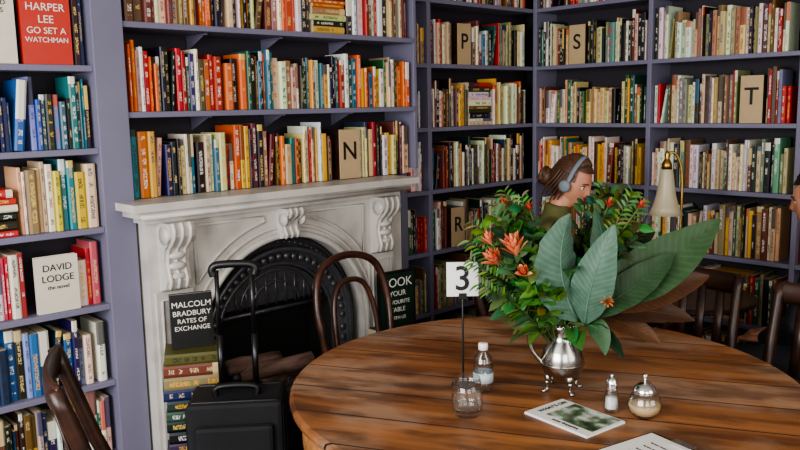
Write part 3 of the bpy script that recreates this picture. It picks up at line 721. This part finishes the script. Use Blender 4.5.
mb.tube(sp([(0,0,.04),(0,0,.3),(0,0,.52),off*.3+V((0,0,.61)),off*.75+V((0,0,.635)),off+V((0,0,.60))],6),.006,10)
mb.lathe([(.001,.645),(.006,.64),(.012,.625),(.007,.61),(.014,.6),(.022,.585),(.024,.555)],20,c=tuple(off))
mb.lathe([(.024,.56),(.03,.54),(.036,.49),(.044,.44),(.058,.39),(.078,.355),(.076,.355),(.056,.388),(.042,.44),(.034,.49),(.028,.54)],36,1,c=tuple(off),cap=False)
mb.obj('desk_lamp',[brass_m,shade_m],(3.32-off.x,1.80-off.y,.741))

# ---------------------------------------------------------------- people
G=lambda a,s_: math.exp(-(a/s_)**2)
def headpt(x,y,z,sc=1,hair=0):
    px=x*.073;py=y*.09;pz=z*.115
    if z<0:
        k=-z; px*=1-.33*k**1.6
        py*= (1-.35*k) if y<0 else (1-.06*k)
    f=max(y,0)
    if not hair:
        py+=f*G(x,.14)*(.026*G(z+.17,.12)+.010*G(z-.04,.13))
        py-=.010*f*G(abs(x)-.42,.17)*G(z-.06,.12)
        py+=.004*f*G(z-.24,.1)*G(x,.6)
        py+=.008*f*G(z+.48,.07)*G(x,.26)-.003*f*G(z+.48,.015)*G(x,.25)
        py+=.022*f*G(z+.82,.25)*G(x,.45)
    return V((px*sc,py*sc,pz*sc))
skin_m=mat('skin',(196,138,112),.5,var=.1,scale=30); skin_m.node_tree.nodes['Principled BSDF'].inputs['Subsurface Weight'].default_value=.08
lip_m=mat('lips',(160,80,74),.45,var=.05); eye_w=mat('eye_white',(230,226,220),.2,var=.02); iris=mat('iris',(50,36,26),.2,var=.1)
def fuse(ob,vox,smooth,matfn):
    m=ob.modifiers.new('r','REMESH'); m.mode='VOXEL'; m.voxel_size=vox
    m=ob.modifiers.new('s','SMOOTH'); m.iterations=smooth; m.factor=.5
    dg=bpy.context.evaluated_depsgraph_get(); dg.update()
    me=bpy.data.meshes.new_from_object(ob.evaluated_get(dg))
    mats=list(ob.data.materials); ob.modifiers.clear(); ob.data=me
    me.materials.clear()
    for q in mats: me.materials.append(q)
    for p in me.polygons:
        p.use_smooth=True; p.material_index=matfn(p.center)
def person(name,loc,rz,top_m,leg_m,hair_m,female,lap,pitch,turn=0,band=None,lean=.06,scale=1):
    e=bpy.data.objects.new(name,None); scene.collection.objects.link(e); e.location=(*loc,0); e.rotation_euler=(0,0,rz); e.scale=(scale,)*3
    sh=.165 if female else .19; k=1 if female else 1.12
    b=MB()
    b.tube(sp([(0,0,.47),(0,0,.56),(0,.0+lean*.2,.68),(0,lean*.5,.82),(0,lean*.8,.93),(0,lean,.995),(0,lean+.01,1.03),(0,lean+.02,1.10)],3),
        [(r_[0]*k,r_[1]*k) for r_ in [(.13,.10),(.15,.115),(.16,.12),(.158,.115),(.155,.11),(.14,.10),(.13,.095),(.125,.09),(.125,.092),(.13,.1),(.14,.105),(.148,.108),(.15,.105),(.15,.10),(.145,.095),(.13,.085),(.112,.078),(.092,.07),(.074,.066),(.066,.064),(.062,.062),(.06,.06)]],20,side=(1,0,0))
    for s_ in (-1,1):
        S=V((s_*sh,lean-.0,.985)); E=V((s_*(sh+.055),lean+.07,.75)); W=V((s_*.11,.34,.785)) if not lap else V((s_*.09,.29,.625))
        b.ball(S,(.058*k,.055*k,.055*k)); b.tube([V((s_*.06,lean,1.0)),S],[.05*k,.052*k],12)
        b.tube([S,S.lerp(E,.5),E],[.052*k,.047*k,.04*k],12); b.ball(E,.041*k); b.tube([E,E.lerp(W,.4),W],[.04*k,.037*k,.027*k],12)
        H=V((s_*.085,.0,.53)); K=V((s_*.12,.43,.52)); A_=V((s_*.12,.42,.10))
        b.ball(H,(.1*k,.1*k,.08*k)); b.tube([H,H.lerp(K,.5),K],[.09*k,.078*k,.062*k],14); b.ball(K,.062*k)
        b.tube([K,K.lerp(A_,.35),A_],[.058*k,.056*k,.036*k],14)
    body=b.obj('body',[top_m,leg_m],parent=e)
    fuse(body,.012,5,lambda c: 1 if (c.z<.535 or (c.y>.12 and c.z<.60 and not (lap and c.z>.585))) and not(c.z>.56) else 0)
    b=MB()
    for s_ in (-1,1):
        x=s_*.12; b.tube(sp([(x,.36,.045),(x,.42,.05),(x,.50,.04),(x,.58,.032),(x,.61,.03)],3),[(.03,.035),(.036,.042),(.038,.045),(.039,.045),(.04,.046),(.042,.042),(.045,.036),(.046,.032),(.046,.03),(.044,.028),(.04,.026),(.034,.022),(.02,.015)],14,side=(1,0,0))
        b.tube([(x,.41,.05),(x,.42,.12)],.042,14)
    b.obj('shoes',[black_m],parent=e)
    for s_ in (-1,1):
        W=V((s_*.11,.34,.785)) if not lap else V((s_*.09,.29,.625)); h=MB()
        f=V((-s_*.45,.85,-.22)).normalized(); up=V((0,0,1)); up=(up-f*up.dot(f)).normalized(); sd=f.cross(up)*s_
        h.tube([W-f*.03,W+f*.01,W+f*.05,W+f*.085],[(.024,.02),(.028,.017),(.038,.015),(.038,.012)],14,side=tuple(sd))
        for j,(o_,l) in enumerate(((-.028,.066),(-.009,.076),(.010,.07),(.028,.054))):
            p0=W+f*.075+sd*o_; p1=p0+f*l*.45+up*.004; p2=p1+f*l*.3-up*.012; p3=p2+f*l*.22-up*.016
            h.tube([p0,p1,p2,p3],[.0095,.009,.008,.0065],8); h.ball(p3,.0068,seg=8)
        p0=W+f*.02-sd*.022; p1=p0+f*.03-sd*.022-up*.005; p2=p1+f*.03-sd*.006-up*.006
        h.tube([p0,p1,p2],[.012,.0105,.008],8); h.ball(p2,.008,seg=8)
        ho=h.obj('hand',[skin_m],parent=e); fuse(ho,.0035,2,lambda c:0)
    hp=V((0,lean+.075,1.20)); M=Matrix.Translation(hp)@Matrix.Rotation(turn,4,'Z')@Matrix.Rotation(-pitch,4,'X')
    h=MB(); h.tube([(0,lean+.015,1.05),(0,lean+.03,1.10),tuple(hp+V((0,-.012,-.05)))],[.046,.047,.05],16,0)
    n1,n2=40,56; vs=[]
    for i in range(n1+1):
        t=math.pi*i/n1
        for k_ in range(n2):
            a=2*math.pi*k_/n2; vs.append(headpt(math.sin(t)*math.sin(a),math.sin(t)*math.cos(a),math.cos(t)))
    lips=[];rest=[]
    for i in range(n1):
        for k_ in range(n2):
            fc=(i*n2+k_,i*n2+(k_+1)%n2,(i+1)*n2+(k_+1)%n2,(i+1)*n2+k_)
            z=math.cos(math.pi*(i+.5)/n1); a=2*math.pi*(k_+.5)/n2; x=math.sin(math.pi*(i+.5)/n1)*math.sin(a); y=math.cos(a)
            (lips if (abs(z+.48)<.07*(1-abs(x)/.34) and y>0 and abs(x)<.3) else rest).append(fc)
    h.add(vs,rest,0,True,M=M); h.add(vs,lips,1,True,M=M)
    for s_ in (-1,1):
        h.ball((s_*.030,.0655,.007),.0125,2,14,M=M); h.ball((s_*.030,.0745,.006),.0055,3,10,M=M)
        h.tube([(s_*.014,.088,.026),(s_*.03,.087,.031),(s_*.046,.074,.026)],[(.002,.003)]*3,6,4,M=M)
        h.tube([(s_*.017,.077,.013),(s_*.03,.0795,.0175),(s_*.043,.069,.012)],.0024,6,4,M=M)
        h.ball((s_*.073,-.008,-.005),(.009,.018,.03),0,12,M=M)
    hv=[headpt(math.sin(math.pi*i/n1)*math.sin(2*math.pi*k_/n2),math.sin(math.pi*i/n1)*math.cos(2*math.pi*k_/n2),math.cos(math.pi*i/n1),1.10,1) for i in range(n1+1) for k_ in range(n2)]
    hf=[]
    for i in range(n1):
        for k_ in range(n2):
            t=math.pi*(i+.5)/n1; a=2*math.pi*(k_+.5)/n2; x,y,z=math.sin(t)*math.sin(a),math.sin(t)*math.cos(a),math.cos(t)
            keep=z>.6 or (y<.38 and z>.15) or (y<(.12 if female else -.05) and z>-.25) or (y<-.25 and z>(-.8 if female else -.5))
            if keep: hf.append((i*n2+k_,i*n2+(k_+1)%n2,(i+1)*n2+(k_+1)%n2,(i+1)*n2+k_))
    h.add(hv,hf,4,True,M=M)
    rr=random.Random(4); back=V((0,-.96,-.28 if female else -.1))
    for k_ in range(90):
        a=-2.0+4.0*k_/89; d0=V((math.sin(a)*.93,.62*math.cos(a*.55)-.16*abs(a),.40+.42*math.cos(a*.8))).normalized()
        if abs(a)>1.4: d0=V((math.copysign(1,a),.10-.25*(abs(a)-1.4),.1-.5*(abs(a)-1.4))).normalized()
        P=[]; lift=rr.uniform(0,.03)
        for j in range(9):
            t=j/8*(.95 if female else .8); d=d0.lerp(back,t); d=(d+V((rr.uniform(-.02,.02),0,.5*math.sin(math.pi*t)*(1 if abs(a)<1.2 else .2)))).normalized()
            P.append(headpt(d.x,d.y,d.z,1.10+lift,1))
        h.tube(P,[.0015]+[.0038]*7+[.002],6,4,M=M)
    if female:
        h.ball((0,-.108,-.03),(.042,.035,.042),4,16,M=M)
        for k_ in range(7): 
            q=k_*.9; h.tube([(.036*math.cos(q+j*.5),-.108-.03*abs(math.sin(j*.5)),-.03+.036*math.sin(q+j*.5)) for j in range(6)],.008,6,4,M=M)
        # loose locks in front of and behind the ear
        for s_ in (-1,1):
            for q in range(6):
                h.tube(sp([(s_*.074,.03-q*.014,.05),(s_*.083,.02-q*.014,.0),(s_*.08,.012-q*.016,-.045),(s_*(.07-.002*q),-.0-q*.016,-.085-.008*(q%3))],4),[.005]*9+[.004,.0035,.003,.002],6,4,M=M)
    if band:
        pts=[(.0835*math.sin(a),.018,.1305*math.cos(a)) for a in [(-1.6+3.2*j/24) for j in range(25)]]
        h.tube(pts,[(.010,.0035)]*25,10,5,side=(0,1,0),M=M)
        for s_ in (-1,1):
            h.lathe([(.001,-.011),(.022,-.011),(.027,-.004),(.027,.005),(.02,.011),(.001,.011)],20,5,M=M@Matrix.Translation((s_*.087,.014,-.008))@Matrix.Rotation(math.pi/2,4,'Y'),cap=False)
    h.obj('head',[skin_m,lip_m,eye_w,iris,hair_m,band or hair_m],parent=e)
    return e
hair_b=mat('brown_hair',(78,52,36),.5,var=.5,scale=60,sc3=(1,1,.15)); hair_d=mat('dark_hair',(40,30,26),.5,var=.4,scale=60,sc3=(1,1,.15))
person('seated_woman',(3.02,2.31),math.radians(-149),mat('olive_top',(84,84,44),.8,var=.2),mat('denim',(50,62,90),.8,var=.2),hair_b,True,False,.42,-.35,mat('grey_headband',(112,124,134),.6,var=.1),.09,1.035)
person('seated_man',(3.38,1.04),math.radians(5),mat('dark_shirt',(34,34,42),.8,var=.2),mat('dark_trousers',(30,30,34),.8,var=.2),hair_d,False,True,.2)

# ---------------------------------------------------------------- lights, world, camera
def area(name,loc,target,sx,sy,e,col):
    l=bpy.data.lights.new(name,'AREA'); l.shape='RECTANGLE'; l.size=sx; l.size_y=sy; l.energy=e; l.color=col
    o=bpy.data.objects.new(name,l); scene.collection.objects.link(o); o.location=loc
    o.rotation_euler=(V(target)-V(loc)).to_track_quat('-Z','Y').to_euler(); return o
area('window_light_1',(-1.9,1.0,1.75),(1.5,1.6,1.0),2.5,1.7,172,(1,.985,.965))
area('window_light_2',(-.5,-1.7,1.75),(1.2,2.5,1.1),1.7,1.7,50,(1,.975,.94))
area('window_light_3',(1.9,-1.7,1.75),(2.4,2.5,1.1),1.7,1.7,32,(1,.92,.82))
w=bpy.data.worlds.new('World'); scene.world=w; w.use_nodes=True; bg=w.node_tree.nodes['Background']; bg.inputs[0].default_value=(.95,.97,1,1); bg.inputs[1].default_value=.8
cam=bpy.data.cameras.new('Camera'); co=bpy.data.objects.new('Camera',cam); scene.collection.objects.link(co); scene.camera=co
cam.sensor_width=36; cam.lens=36; cam.clip_start=.02
p=math.radians(8.4); yaw=math.radians(43); ro=math.radians(1.1)
fw=V((math.cos(p)*math.sin(yaw),math.cos(p)*math.cos(yaw),-math.sin(p))); r0=V((math.cos(yaw),-math.sin(yaw),0)); u0=r0.cross(fw)
up=u0*math.cos(ro)+r0*math.sin(ro); ri=r0*math.cos(ro)-u0*math.sin(ro)
co.matrix_world=Matrix(((ri.x,up.x,-fw.x,0),(ri.y,up.y,-fw.y,0),(ri.z,up.z,-fw.z,1.6),(0,0,0,1)))
try:
    scene.view_settings.look='AgX - Medium High Contrast'
except Exception as ex: print(ex)
